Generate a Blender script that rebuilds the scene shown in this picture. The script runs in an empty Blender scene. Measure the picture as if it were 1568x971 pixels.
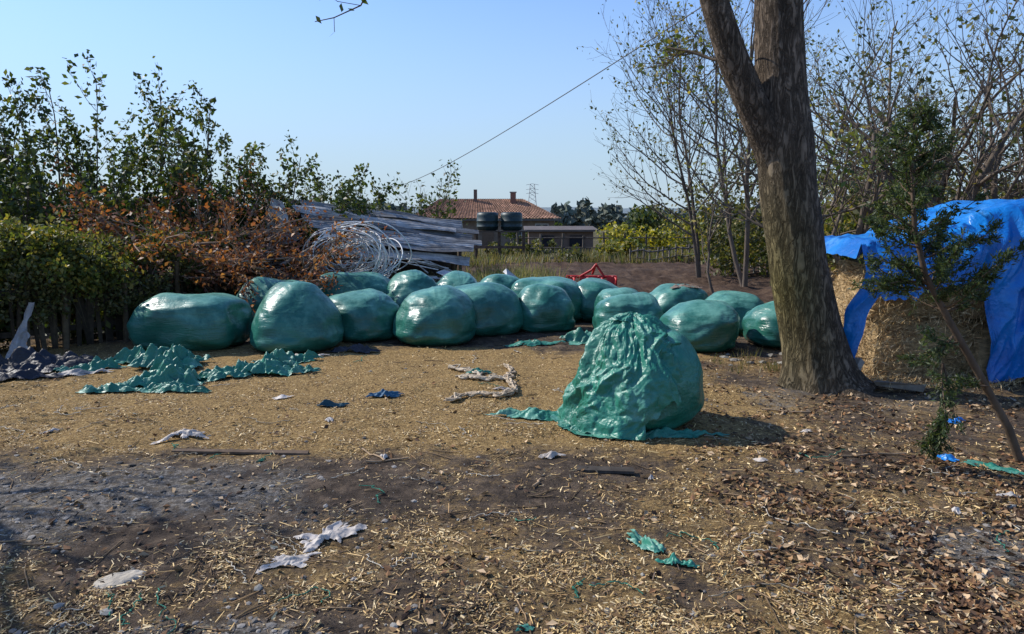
import bpy, math, random
import numpy as np
from mathutils import Vector, noise
random.seed(7)
R = np.random.RandomState(11)
S = bpy.context.scene

# ------------------------------------------------------------------ mesh builder
class MB:
    def __init__(s): s.V=[];s.L=[];s.S=[];s.M=[];s.C=[];s.n=0
    def add(s,v,f,col=(1,1,1),mat=0):
        v=np.asarray(v,float).reshape(-1,3); f=np.asarray(f,int)
        s.V.append(v); s.L.append((f+s.n).ravel()); s.S.append(np.full(len(f),f.shape[1]))
        s.M.append(np.full(len(f),mat)); c=np.asarray(col,float)
        if c.ndim==1: c=np.tile(c,(len(v),1))
        s.C.append(c); s.n+=len(v)
    def build(s,name,mats,parent=None,smooth=True):
        me=bpy.data.meshes.new(name)
        V=np.concatenate(s.V);L=np.concatenate(s.L);Z=np.concatenate(s.S);M=np.concatenate(s.M);C=np.concatenate(s.C)
        me.vertices.add(len(V)); me.vertices.foreach_set('co',V.ravel())
        me.loops.add(len(L)); me.loops.foreach_set('vertex_index',L.astype(np.int32))
        me.polygons.add(len(Z)); me.polygons.foreach_set('loop_start',np.concatenate([[0],np.cumsum(Z)[:-1]]).astype(np.int32))
        me.polygons.foreach_set('material_index',M.astype(np.int32))
        me.polygons.foreach_set('use_smooth',np.full(len(Z),smooth))
        a=me.attributes.new('Col','FLOAT_COLOR','POINT')
        a.data.foreach_set('color',np.hstack([C,np.ones((len(C),1))]).ravel())
        if not isinstance(mats,(list,tuple)): mats=[mats]
        for m in mats: me.materials.append(m)
        me.update(calc_edges=True); me.validate()
        o=bpy.data.objects.new(name,me); S.collection.objects.link(o)
        if parent: o.parent=parent
        return o
def empty(name):
    o=bpy.data.objects.new(name,None); S.collection.objects.link(o); return o
def grid_faces(idx): return np.stack([idx[:-1,:-1],idx[:-1,1:],idx[1:,1:],idx[1:,:-1]],-1).reshape(-1,4)
def ring_faces(idx):
    nxt=np.roll(idx,-1,1); return np.stack([idx[:-1],nxt[:-1],nxt[1:],idx[1:]],-1).reshape(-1,4)
def unit(a):
    a=np.asarray(a,float); return a/(np.linalg.norm(a,axis=-1,keepdims=True)+1e-9)
def tube(mb,pts,rad,sides=5,col=(1,1,1),mat=0,cap=True):
    pts=np.asarray(pts,float); n=len(pts); rad=np.broadcast_to(rad,(n,))
    t=unit(np.gradient(pts,axis=0)); 
    ref=np.array([0,0,1.]) if abs(t[0][2])<.8 else np.array([1.,0,0])
    a=unit(np.cross(t,ref)); b=np.cross(t,a)
    th=np.linspace(0,2*np.pi,sides,endpoint=False)
    v=pts[:,None]+rad[:,None,None]*(np.cos(th)[None,:,None]*a[:,None]+np.sin(th)[None,:,None]*b[:,None])
    i=np.arange(n-1)[:,None]*sides; j=np.arange(sides)[None]; k=(j+1)%sides
    f=np.stack([i+j,i+k,i+sides+k,i+sides+j],-1).reshape(-1,4)
    mb.add(v.reshape(-1,3),f,col,mat)
    if cap:
        mb.add(v[-1],[list(range(sides))],col,mat); mb.add(v[0],[list(range(sides))[::-1]],col,mat)
def box(mb,c,s,rz=0,rx=0,ry=0,col=(1,1,1),mat=0,jit=0):
    x,y,z=[q/2 for q in s]
    v=np.array([[a*x,b*y,d*z] for d in(-1,1) for b in(-1,1) for a in(-1,1)],float)
    if jit: v+=R.uniform(-jit,jit,v.shape)
    for ang,ax in((rx,0),(ry,1),(rz,2)):
        if ang:
            c_,s_=math.cos(ang),math.sin(ang); i,j=[(1,2),(2,0),(0,1)][ax]
            a=v[:,i]*c_-v[:,j]*s_; b=v[:,i]*s_+v[:,j]*c_; v[:,i]=a; v[:,j]=b
    mb.add(v+np.array(c),[[0,2,3,1],[4,5,7,6],[0,1,5,4],[2,6,7,3],[0,4,6,2],[1,3,7,5]],col,mat)
def pick(pal,n,var=.25):
    pal=np.array(pal,float); i=R.randint(0,len(pal),n)
    return pal[i]*R.uniform(1-var,1+var,(n,1))
def leaves(mb,C,size,pal,aspect=.5,mat=0,flat=0.,var=.3,sv=.35,fold=.0,dirs=None):
    C=np.asarray(C,float); n=len(C)
    if n==0:return
    a=unit(R.normal(size=(n,3))) if dirs is None else unit(dirs+R.normal(size=(n,3))*.25)
    a[:,2]*=(1-flat); a=unit(a)
    b=R.normal(size=(n,3)); b[:,2]*=(1-flat); b=unit(np.cross(np.cross(a,b),a)) 
    s=size*R.uniform(1-sv,1+sv,(n,1))
    nrm=np.cross(a,b)
    v=np.stack([C-a*s,C-b*s*aspect+nrm*s*fold-a*s*.1,C+a*s,C+b*s*aspect+nrm*s*fold-a*s*.1],1).reshape(-1,3)
    mb.add(v,np.arange(4*n).reshape(-1,4),np.repeat(pick(pal,n,var),4,axis=0),mat)
def fbm(x,y,z=0,o=3):
    return noise.fractal(Vector((x,y,z)),0.8,2.1,o)
def ridge(x,y,z=0,o=3):
    t=0;a=1
    for i in range(o):
        t+=a*(1-abs(noise.noise(Vector((x,y,z))))*2.2); x*=2.05;y*=2.05;z=z*2.05+3.1;a*=.5
    return t/1.8
def crease(x,y,z=0,o=2):
    t=0;a=1;s=0
    for i in range(o):
        w=.35*noise.noise(Vector((x*.8,y*.8,z*.8+4)))
        d=noise.voronoi(Vector((x+w,y-w,z+w)))[0]; t+=a*(d[1]-d[0]*.4); s+=a; x*=2.3;y*=2.3;z=z*2.3+5;a*=.5
    return t/s

# ------------------------------------------------------------------ materials
def nodes(name):
    m=bpy.data.materials.new(name); m.use_nodes=True; nt=m.node_tree; nt.nodes.clear()
    o=nt.nodes.new('ShaderNodeOutputMaterial'); p=nt.nodes.new('ShaderNodeBsdfPrincipled')
    nt.links.new(p.outputs[0],o.inputs[0]); return m,nt,p,o
def N(nt,t,**k):
    n=nt.nodes.new(t)
    for a,b in k.items():
        if a.startswith('_'): setattr(n,a[1:],b)
        else: n.inputs[a].default_value=b
    return n
def attr_mat(name,rough=.8,spec=.3,nscale=8,namt=.35,bump=.3,bscale=40,bdist=.01,trans=0,stretch=(1,1,1)):
    m,nt,p,o=nodes(name); L=nt.links.new
    at=N(nt,'ShaderNodeAttribute',_attribute_name='Col')
    tc=N(nt,'ShaderNodeTexCoord'); mp=N(nt,'ShaderNodeMapping',Scale=stretch); L(tc.outputs['Object'],mp.inputs[0])
    n1=N(nt,'ShaderNodeTexNoise',Scale=nscale,Detail=4.,Roughness=.6); L(mp.outputs[0],n1.inputs[0])
    mr=N(nt,'ShaderNodeMapRange'); mr.inputs[1].default_value=.3; mr.inputs[2].default_value=.7
    mr.inputs[3].default_value=1-namt; mr.inputs[4].default_value=1+namt; L(n1.outputs[0],mr.inputs[0])
    mx=N(nt,'ShaderNodeVectorMath',_operation='SCALE'); L(at.outputs['Color'],mx.inputs[0]); L(mr.outputs[0],mx.inputs['Scale'])
    L(mx.outputs[0],p.inputs['Base Color']); p.inputs['Roughness'].default_value=rough; p.inputs['Specular IOR Level'].default_value=spec
    if bump:
        n2=N(nt,'ShaderNodeTexNoise',Scale=bscale,Detail=5.,Roughness=.65); L(mp.outputs[0],n2.inputs[0])
        b=N(nt,'ShaderNodeBump',Strength=bump,Distance=bdist); L(n2.outputs[0],b.inputs['Height']); L(b.outputs[0],p.inputs['Normal'])
    if trans:
        t=N(nt,'ShaderNodeBsdfTranslucent'); g=N(nt,'ShaderNodeVectorMath',_operation='MULTIPLY'); g.inputs[1].default_value=(1.6,1.6,.7)
        L(mx.outputs[0],g.inputs[0]); L(g.outputs[0],t.inputs[0])
        ms=N(nt,'ShaderNodeMixShader',Fac=trans); L(p.outputs[0],ms.inputs[1]); L(t.outputs[0],ms.inputs[2]); L(ms.outputs[0],o.inputs[0])
    return m
M_leaf=attr_mat('leaf',.5,.4,3,.25,0,trans=.35)
M_dryleaf=attr_mat('dry_leaf',.8,.2,3,.25,0)
M_bark=attr_mat('bark',.9,.15,10,.35,.5,45,.01,stretch=(1,1,.3))
M_wood=attr_mat('weathered_wood',.85,.2,12,.4,.4,60,.004)
M_litter=attr_mat('straw_chip',.6,.35,6,.2,0)
M_stone=attr_mat('stone',.9,.2,14,.3,.6,50,.006)
M_metal=attr_mat('corrugated_sheet',.6,.4,4,.5,.2,30,.004)
M_paint=attr_mat('painted_metal',.5,.5,9,.3,.1,30,.004)
M_tile=attr_mat('roof_tile',.8,.3,3,.35,.3,20,.02)
M_wall=attr_mat('plaster',.9,.2,2,.25,.2,20,.01)
M_hose=attr_mat('plastic_hose',.5,.5,6,.2,0)
M_rope=attr_mat('rag_cloth',.9,.1,18,.5,.8,70,.012)
M_hay=attr_mat('hay',.9,.15,14,.5,.8,60,.03,stretch=(1,1,3))
M_bush=attr_mat('distant_foliage',.8,.1,.5,.3,0)
# furrowed bark
M_trunk,nt,p,o=nodes('furrowed_bark'); L=nt.links.new
at=N(nt,'ShaderNodeAttribute',_attribute_name='Col'); tc=N(nt,'ShaderNodeTexCoord'); mp=N(nt,'ShaderNodeMapping',Scale=(1,1,.22)); L(tc.outputs['Object'],mp.inputs[0])
n1=N(nt,'ShaderNodeTexNoise',Scale=20.,Detail=5.,Roughness=.62,Distortion=.7); L(mp.outputs[0],n1.inputs[0])
s1=N(nt,'ShaderNodeMath',_operation='SUBTRACT'); L(n1.outputs[0],s1.inputs[0]); s1.inputs[1].default_value=.5
s2=N(nt,'ShaderNodeMath',_operation='ABSOLUTE'); L(s1.outputs[0],s2.inputs[0])
mr=N(nt,'ShaderNodeMapRange'); L(s2.outputs[0],mr.inputs[0]); mr.inputs[1].default_value=0; mr.inputs[2].default_value=.10
n2=N(nt,'ShaderNodeTexNoise',Scale=5.,Detail=8.,Roughness=.7); L(tc.outputs['Object'],n2.inputs[0])
m2=N(nt,'ShaderNodeMapRange'); L(n2.outputs[0],m2.inputs[0]); m2.inputs[1].default_value=.3; m2.inputs[2].default_value=.7; m2.inputs[3].default_value=.6; m2.inputs[4].default_value=1.4
m3=N(nt,'ShaderNodeMapRange'); L(mr.outputs[0],m3.inputs[0]); m3.inputs[3].default_value=.45; m3.inputs[4].default_value=1.15
mm=N(nt,'ShaderNodeMath',_operation='MULTIPLY'); L(m2.outputs[0],mm.inputs[0]); L(m3.outputs[0],mm.inputs[1])
mx=N(nt,'ShaderNodeVectorMath',_operation='SCALE'); L(at.outputs['Color'],mx.inputs[0]); L(mm.outputs[0],mx.inputs['Scale']); L(mx.outputs[0],p.inputs['Base Color'])
p.inputs['Roughness'].default_value=.95; p.inputs['Specular IOR Level'].default_value=.1
n3=N(nt,'ShaderNodeTexNoise',Scale=60.,Detail=5.,Roughness=.7); L(tc.outputs['Object'],n3.inputs[0])
b=N(nt,'ShaderNodeBump',Strength=.9,Distance=.02); L(mr.outputs[0],b.inputs['Height']); b2=N(nt,'ShaderNodeBump',Strength=.6,Distance=.008); L(n3.outputs[0],b2.inputs['Height']); L(b.outputs[0],b2.inputs['Normal']); L(b2.outputs[0],p.inputs['Normal'])

def film_mat(name,c1,c2,dust_sunlit,rough=.3,bscale=5.,dust_sunlit_amt=.5,bstr=.35,pos=.54,up_=.16,zst=3.,vor=.4,drough=.8,wid=.24):
    m,nt,p,o=nodes(name); L=nt.links.new
    tc=N(nt,'ShaderNodeTexCoord'); oi=N(nt,'ShaderNodeObjectInfo')
    add=N(nt,'ShaderNodeVectorMath',_operation='ADD'); sc=N(nt,'ShaderNodeVectorMath',_operation='SCALE'); sc.inputs['Scale'].default_value=37.
    cmb=N(nt,'ShaderNodeCombineXYZ'); [L(oi.outputs['Random'],cmb.inputs[i]) for i in range(3)]
    L(cmb.outputs[0],sc.inputs[0]); L(tc.outputs['Object'],add.inputs[0]); L(sc.outputs[0],add.inputs[1])
    n=N(nt,'ShaderNodeTexNoise',Scale=2.2,Detail=5.,Roughness=.6); L(add.outputs[0],n.inputs[0])
    cr=N(nt,'ShaderNodeValToRGB'); cr.color_ramp.elements[0].position=.35; cr.color_ramp.elements[1].position=.68
    cr.color_ramp.elements[0].color=(*c1,1); cr.color_ramp.elements[1].color=(*c2,1); L(n.outputs[0],cr.inputs[0])
    n2=N(nt,'ShaderNodeTexNoise',Scale=4.,Detail=7.,Roughness=.68); L(add.outputs[0],n2.inputs[0])
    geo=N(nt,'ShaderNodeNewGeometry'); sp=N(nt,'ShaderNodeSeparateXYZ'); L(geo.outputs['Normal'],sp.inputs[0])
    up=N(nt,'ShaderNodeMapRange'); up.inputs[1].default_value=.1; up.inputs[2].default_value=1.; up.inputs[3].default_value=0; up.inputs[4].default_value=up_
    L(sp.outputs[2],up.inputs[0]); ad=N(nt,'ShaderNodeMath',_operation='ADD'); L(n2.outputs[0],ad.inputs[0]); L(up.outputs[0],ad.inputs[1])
    dr=N(nt,'ShaderNodeMapRange'); dr.inputs[1].default_value=pos; dr.inputs[2].default_value=pos+wid; dr.inputs[4].default_value=dust_sunlit_amt; L(ad.outputs[0],dr.inputs[0])
    mx=N(nt,'ShaderNodeMix',_data_type='RGBA'); L(dr.outputs[0],mx.inputs[0]); L(cr.outputs[0],mx.inputs[6]); mx.inputs[7].default_value=(*dust_sunlit,1)  # up-facing green film turns pale mint, painting sunlit tops; brown values are dust
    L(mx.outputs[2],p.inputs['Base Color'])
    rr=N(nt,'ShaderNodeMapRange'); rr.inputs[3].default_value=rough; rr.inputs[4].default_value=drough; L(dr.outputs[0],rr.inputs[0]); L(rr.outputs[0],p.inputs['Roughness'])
    p.inputs['Specular IOR Level'].default_value=.5
    mp=N(nt,'ShaderNodeMapping',Scale=(1,1,zst)); L(add.outputs[0],mp.inputs[0])
    w=N(nt,'ShaderNodeTexNoise',Scale=bscale,Detail=5.,Distortion=1.2); L(mp.outputs[0],w.inputs[0])
    b=N(nt,'ShaderNodeBump',Strength=bstr,Distance=.02); L(w.outputs[0],b.inputs['Height'])
    w2=N(nt,'ShaderNodeTexVoronoi',Scale=9.); w2.feature='F1'; n5=N(nt,'ShaderNodeTexNoise',Scale=5.,Detail=3.); L(add.outputs[0],n5.inputs[0]); a5=N(nt,'ShaderNodeVectorMath',_operation='ADD'); L(add.outputs[0],a5.inputs[0]); L(n5.outputs['Color'],a5.inputs[1]); L(a5.outputs[0],w2.inputs[0])
    b2=N(nt,'ShaderNodeBump',Strength=vor,Distance=.012); L(w2.outputs[0],b2.inputs['Height']); L(b.outputs[0],b2.inputs['Normal']); L(b2.outputs[0],p.inputs['Normal'])
    return m
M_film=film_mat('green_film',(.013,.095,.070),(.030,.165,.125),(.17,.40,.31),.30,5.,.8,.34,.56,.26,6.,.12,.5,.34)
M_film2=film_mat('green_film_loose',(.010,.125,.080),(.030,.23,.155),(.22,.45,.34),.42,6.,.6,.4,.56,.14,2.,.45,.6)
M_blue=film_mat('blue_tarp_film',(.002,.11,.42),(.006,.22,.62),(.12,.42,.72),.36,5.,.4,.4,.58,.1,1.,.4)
M_white=film_mat('white_film',(.40,.34,.28),(.60,.54,.47),(.22,.16,.1),.6,6.,.6,.5,.52,.0,1.)
M_grey=film_mat('grey_film',(.27,.25,.23),(.40,.37,.34),(.15,.12,.08),.6,6.,.6,.5,.5,.0,1.)
M_black=film_mat('black_film',(.006,.007,.015),(.014,.016,.03),(.06,.05,.04),.5,6.,.4,.4)

# ------------------------------------------------------------------ terrain
def sm(a,b,x):
    t=min(1,max(0,(x-a)/(b-a))); return t*t*(3-2*t)
def gz(x,y):
    z=-1.2*sm(24,60,y)
    if y<60:
        z+=.035*noise.noise(Vector((x*.5,y*.5,0)))+.028*noise.noise(Vector((x*1.7,y*1.7,5)))
        if y<12: z+=.018*noise.noise(Vector((x*4.3,y*4.3,9)))+.010*noise.noise(Vector((x*10,y*10,3)))
        fm=sm(12.5,14.5,y)*sm(-2,1,x)*(1-sm(26,32,y))
        if fm>0: z+=fm*(.17*ridge(x*1.1,y*1.1,2,3)-.05+.06*math.sin(y*2.4+x*.3))
    return z
def ell(x,y,cx,cy,rx,ry):
    return max(0,1-math.hypot((x-cx)/rx,(y-cy)/ry))
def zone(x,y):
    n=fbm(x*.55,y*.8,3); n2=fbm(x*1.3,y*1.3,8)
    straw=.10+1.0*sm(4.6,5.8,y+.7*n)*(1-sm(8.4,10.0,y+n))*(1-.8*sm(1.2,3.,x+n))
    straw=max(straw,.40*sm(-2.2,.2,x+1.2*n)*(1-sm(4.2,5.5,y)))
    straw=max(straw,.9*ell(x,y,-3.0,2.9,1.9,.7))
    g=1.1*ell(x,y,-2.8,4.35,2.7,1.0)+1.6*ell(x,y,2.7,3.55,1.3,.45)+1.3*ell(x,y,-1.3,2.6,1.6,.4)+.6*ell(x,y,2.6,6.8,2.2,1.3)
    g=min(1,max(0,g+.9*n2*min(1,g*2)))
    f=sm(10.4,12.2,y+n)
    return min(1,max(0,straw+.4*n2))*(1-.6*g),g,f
def axis(fine0,fine1,step,ext,growth=1.12):
    a=list(np.arange(fine0,fine1,step)); s=step
    while a[-1]<ext: s*=growth; a.append(a[-1]+s)
    return a
ys=axis(2.2,12,.045,900,1.045); ys=[-60,-20,-5,0,1,1.7]+ys
xp=axis(0,5.5,.05,900,1.06); xs=[-q for q in xp[:0:-1]]+xp
nx,ny=len(xs),len(ys); V=np.zeros((ny,nx,3)); C=np.zeros((ny,nx,3))
for j,y in enumerate(ys):
    for i,x in enumerate(xs):
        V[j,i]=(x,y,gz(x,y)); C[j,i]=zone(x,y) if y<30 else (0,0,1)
m,nt,p,o=nodes('yard_soil'); L=nt.links.new
at=N(nt,'ShaderNodeAttribute',_attribute_name='Col'); sep=N(nt,'ShaderNodeSeparateColor'); L(at.outputs['Color'],sep.inputs[0])
tc=N(nt,'ShaderNodeTexCoord'); pos=tc.outputs['Object']
def noi(s,d=6.,r=.6,dist=0.):
    n=N(nt,'ShaderNodeTexNoise',Scale=s,Detail=d,Roughness=r,Distortion=dist); L(pos,n.inputs[0]); return n.outputs[0]
def ramp(src,stops):
    c=N(nt,'ShaderNodeValToRGB'); e=c.color_ramp.elements
    while len(e)<len(stops): e.new(.5)
    for k,(q,cc) in enumerate(stops): e[k].position=q; e[k].color=(*cc,1)
    L(src,c.inputs[0]); return c.outputs[0]
def mix(f,a,b):
    x=N(nt,'ShaderNodeMix',_data_type='RGBA'); L(f,x.inputs[0]); L(a,x.inputs[6]); L(b,x.inputs[7]); return x.outputs[2]
def mth(op,a,b):
    x=N(nt,'ShaderNodeMath',_operation=op)
    for k,q in enumerate((a,b)):
        if isinstance(q,(int,float)): x.inputs[k].default_value=q
        else: L(q,x.inputs[k])
    return x.outputs[0]
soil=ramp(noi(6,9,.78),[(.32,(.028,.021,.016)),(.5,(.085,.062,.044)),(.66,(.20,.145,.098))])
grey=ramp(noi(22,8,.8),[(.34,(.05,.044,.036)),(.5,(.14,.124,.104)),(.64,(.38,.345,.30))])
straw=ramp(noi(45,6,.7,1.),[(.3,(.06,.037,.016)),(.46,(.24,.15,.058)),(.6,(.48,.32,.13)),(.75,(.78,.58,.29))])
field=ramp(noi(3,8,.7),[(.3,(.03,.018,.013)),(.5,(.08,.05,.033)),(.7,(.15,.10,.065))])
grass=ramp(noi(.35,6,.6),[(.35,(.05,.055,.02)),(.55,(.12,.095,.045)),(.7,(.07,.045,.03))])
n_a=noi(7,8,.78); n_b=noi(26,4,.7)
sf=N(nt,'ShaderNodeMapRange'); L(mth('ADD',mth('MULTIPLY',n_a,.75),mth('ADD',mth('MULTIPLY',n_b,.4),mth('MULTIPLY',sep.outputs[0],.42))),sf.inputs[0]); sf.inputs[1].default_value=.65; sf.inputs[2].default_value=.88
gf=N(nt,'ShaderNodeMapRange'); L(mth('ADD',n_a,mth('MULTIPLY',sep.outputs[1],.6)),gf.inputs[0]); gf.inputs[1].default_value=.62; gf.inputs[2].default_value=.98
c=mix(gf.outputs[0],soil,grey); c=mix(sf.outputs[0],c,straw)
sx=N(nt,'ShaderNodeSeparateXYZ'); L(pos,sx.inputs[0])
fg=N(nt,'ShaderNodeMapRange'); L(sx.outputs[1],fg.inputs[0]); fg.inputs[1].default_value=24; fg.inputs[2].default_value=32
c=mix(sep.outputs[2],c,mix(fg.outputs[0],field,grass)); L(c,p.inputs['Base Color'])
p.inputs['Roughness'].default_value=.95; p.inputs['Specular IOR Level'].default_value=.15
b=N(nt,'ShaderNodeBump',Strength=1.,Distance=.035); L(noi(14,9,.75),b.inputs['Height'])
b2=N(nt,'ShaderNodeBump',Strength=.9,Distance=.013); L(noi(60,4,.7),b2.inputs['Height']); L(b.outputs[0],b2.inputs['Normal']); L(b2.outputs[0],p.inputs['Normal'])
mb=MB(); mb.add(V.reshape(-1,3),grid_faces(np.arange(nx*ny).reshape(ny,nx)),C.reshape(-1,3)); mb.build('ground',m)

# litter ------------------------------------------------------------
def ground_pts(n,y0,y1,dens=None):
    out=[]
    while len(out)<n:
        y=1/R.uniform(1/y1,1/y0)*1.0; x=R.uniform(-.75,.75)*y
        if dens is None or R.rand()<dens(x,y): out.append((x,y))
    return out
def chips(mb,pts,l0,l1,w0,w1,pal,tilt=.25,lift=.006,var=.3):
    n=len(pts); P=np.array([(x,y,gz(x,y)+lift*R.rand()+.002) for x,y in pts])
    th=R.uniform(0,2*np.pi,n); sl=R.normal(0,tilt,n)
    a=np.stack([np.cos(th),np.sin(th),sl],1); b=np.stack([-np.sin(th),np.cos(th),R.normal(0,.5,n)],1)
    l=(l0+(l1-l0)*R.rand(n)**2)[:,None]/2; w=R.uniform(w0,w1,n)[:,None]/2
    P[:,2]+=np.abs(sl)*l[:,0]
    v=np.stack([P-a*l-b*w,P+a*l-b*w*.7,P+a*l+b*w,P-a*l+b*w*.8],1).reshape(-1,3)
    mb.add(v,np.arange(4*n).reshape(-1,4),np.repeat(pick(pal,n,var),4,axis=0))
strawpal=[(.66,.46,.19),(.52,.34,.13),(.32,.19,.07),(.76,.58,.31),(.16,.095,.04),(.08,.045,.025)]
mb=MB()
def dn(x,y):
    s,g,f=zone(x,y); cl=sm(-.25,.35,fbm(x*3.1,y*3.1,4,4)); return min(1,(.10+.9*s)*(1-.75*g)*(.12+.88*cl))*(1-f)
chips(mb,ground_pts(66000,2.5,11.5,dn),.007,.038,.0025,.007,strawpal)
chips(mb,ground_pts(1000,2.5,10.5),.05,.13,.003,.005,strawpal[:3],tilt=.12)
mb.build('straw_litter',M_litter,smooth=False)
mb=MB()
def dl(x,y): return (.05+.95*sm(.8,2.4,x+.6*fbm(x,y,1))*(1-.4*sm(8,11,y)))*(.15+.85*sm(-.1,.3,fbm(x*1.8,y*1.8,6)))
pts=ground_pts(6000,2.6,11,dl)
C_=np.array([(x,y,gz(x,y)+.012) for x,y in pts])
leaves(mb,C_,.022,[(.17,.09,.045),(.30,.18,.085),(.07,.04,.025),(.48,.34,.2),(.21,.11,.05),(.09,.055,.035)],.6,flat=.68,fold=.25)
mb.build('fallen_leaves',M_dryleaf,smooth=False)
# stones
phi=(1+5**.5)/2
ico=unit(np.array([(-1,phi,0),(1,phi,0),(-1,-phi,0),(1,-phi,0),(0,-1,phi),(0,1,phi),(0,-1,-phi),(0,1,-phi),(phi,0,-1),(phi,0,1),(-phi,0,-1),(-phi,0,1)],float))
icf=np.array([(0,11,5),(0,5,1),(0,1,7),(0,7,10),(0,10,11),(1,5,9),(5,11,4),(11,10,2),(10,7,6),(7,1,8),(3,9,4),(3,4,2),(3,2,6),(3,6,8),(3,8,9),(4,9,5),(2,4,11),(6,2,10),(8,6,7),(9,8,1)])
def stone(mb,x,y,s,col,flat=.5,z=None):
    v=ico*R.uniform(.65,1.25,(12,1))*np.array([s*R.uniform(.7,1.3),s*R.uniform(.7,1.3),s*flat]); 
    mb.add(v+np.array([x,y,(gz(x,y) if z is None else z)+s*flat*.2]),icf,col)
mb=MB()
def ds(x,y): return .06+.94*zone(x,y)[1]
for x,y in ground_pts(4600,2.6,9.5,ds):
    q=R.uniform(.06,.36)**1.1; stone(mb,x,y,.0035+.018*R.rand()**6,(q*1.05,q*.95,q*.82))
for x,y,s in [(-1.75,2.98,.028),(-.48,2.82,.03),(.62,3.3,.02),(-1.15,3.15,.025),(-.3,3.95,.02),(2.9,4.1,.03),(-2.0,3.05,.03),(1.9,4.7,.03)]:
    stone(mb,x,y,s,(.26,.25,.22))
for k in range(90):
    x=R.uniform(-2.2,1.0); y=R.uniform(12.6,15.0); stone(mb,x,y,R.uniform(.04,.16),tuple(R.uniform(.15,.5)*np.array([1,.98,.94])))
for k in range(22):
    stone(mb,R.uniform(2.2,4.5),R.uniform(8.2,9.0),R.uniform(.02,.07),(.26,.24,.2))
mb.build('scattered_stones',M_stone,smooth=False)
mb=MB(); n=26; V=[]
for j in range(n):
    for i in range(n):
        a=2*i/(n-1)-1;b=2*j/(n-1)-1; r=max(abs(a),abs(b)); q=math.hypot(a,b)+1e-6; a*=r/q;b*=r/q
        th=math.atan2(b,a); k=1+.3*noise.noise(Vector((math.cos(th)*1.4,math.sin(th)*1.4,3)))+.08*noise.noise(Vector((a*6,b*6,3)))
        x=-1.84+.115*a*k+.03*b; y=3.26+.085*b*k; h=.024*(1-r**8)+.006*noise.noise(Vector((a*4,b*4,7)))+(.01*a)
        V.append((x,y,gz(-1.84,3.26)-.004+h-(.02 if r>.97 else 0)))
mb.add(V,grid_faces(np.arange(n*n).reshape(n,n)),(.42,.37,.29)); mb.build('flat_rock',M_stone,smooth=False)

# ------------------------------------------------------------------ bales
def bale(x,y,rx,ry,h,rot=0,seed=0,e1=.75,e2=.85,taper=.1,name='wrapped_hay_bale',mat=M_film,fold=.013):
    nu,nv=128,72; V=[]
    sp=lambda a,e:(abs(a)**e)*(1 if a>=0 else -1)
    c,s=math.cos(rot),math.sin(rot); tx,ty=noise.noise(Vector((seed*1.7,2,0)))*.25,noise.noise(Vector((seed*2.3,5,0)))*.2
    gx=noise.noise(Vector((seed*3.1,8,0)))*1.2
    for j in range(nv+1):
        ph=-math.pi/2+math.pi*j/nv; e=e1 if ph>0 else .5
        for i in range(nu):
            th=2*math.pi*i/nu
            cx=max(0,math.cos(ph))**e; X=cx*sp(math.cos(th),e2); Y=cx*sp(math.sin(th),e2); Z=sp(math.sin(ph),e)
            zz=(.38+.62*Z) if Z>0 else .38*(1+Z)
            k=1.03-taper*(zz**1.5)*2-.07*(1-zz)**6
            q=Vector((X*1.3+seed*3.7,Y*1.3,Z*1.3+seed))
            d=1+.10*noise.noise(q)+.06*noise.noise(q*2.3)
            wp=.9*noise.noise(q)
            fr=(ridge(X*1.2+seed,Y*1.2,Z*5+wp,2)-.4)*fold+fold*.8*(crease(X*2.2+seed,Y*2.2,Z*3.2,1)-.5)
            # pleats fanning from where the film ends were gathered
            pa=math.atan2(Z-.55,X-gx*.6); pr=math.hypot(Z-.55,X-gx*.6)
            fr+=fold*1.5*(ridge(pa*2.2+seed,pr*.7,seed,2)-.6)*max(0,1-pr/1.1)
            px=rx*X*k*d*(1+fr); py=ry*Y*k*d*(1+fr); pz=h*zz*(1+.10*noise.noise(q*.9+Vector((9,0,0)))+fr*.8)
            px+=tx*zz*zz*.6; py+=ty*zz*zz*.6; pz*=1+X*tx*.35
            V.append((px*c-py*s,px*s+py*c,max(pz-.03,-.02)))
    mb=MB(); mb.add(V,ring_faces(np.arange(nu*(nv+1)).reshape(nv+1,nu))); o=mb.build(name,mat); o.location=(x,y,gz(x,y)); return o
B=[(-4.10,9.6,.66,.52,.74,-.12,1,.62,.6,.03),
 (-2.73,9.5,.58,.56,.90,.3,2,.92,.85,.18),
 (-3.50,11.1,.60,.55,.80,.1,3,.75,.8,.1),
 (-2.08,10.35,.50,.52,.72,.5,4,.7,.85,.06),
 (-2.50,12.0,.68,.5,.82,.0,5,.65,.7,.05),
 (-1.03,10.1,.56,.56,.79,.2,6,.82,.9,.08),
 (-1.54,11.8,.50,.5,.84,.2,7,.8,.9,.1),
 (-.36,10.75,.52,.5,.77,.5,8,.72,.8,.07),
 (-.95,12.4,.45,.5,.78,.2,18,.8,.9,.08),
 (-.18,12.6,.46,.5,.74,.2,9,.75,.9,.08),
 (.46,10.95,.46,.5,.70,.1,10,.80,.85,.08),
 (.60,12.1,.58,.5,.74,-.35,11,.6,.6,.03),
 (1.42,12.1,.50,.5,.68,.2,12,.75,.85,.08),
 (1.72,11.4,.45,.45,.62,.2,19,.75,.85,.08),
 (1.62,10.4,.50,.5,.62,.0,13,.7,.8,.08),
 (2.55,11.6,.50,.5,.64,.3,14,.7,.8,.08),
 (2.38,9.6,.50,.5,.64,.1,15,.72,.85,.05),
 (3.25,10.9,.48,.5,.60,.2,16,.7,.85,.1),
 (3.52,9.8,.46,.5,.58,.3,17,.80,.9,.1)]
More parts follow.
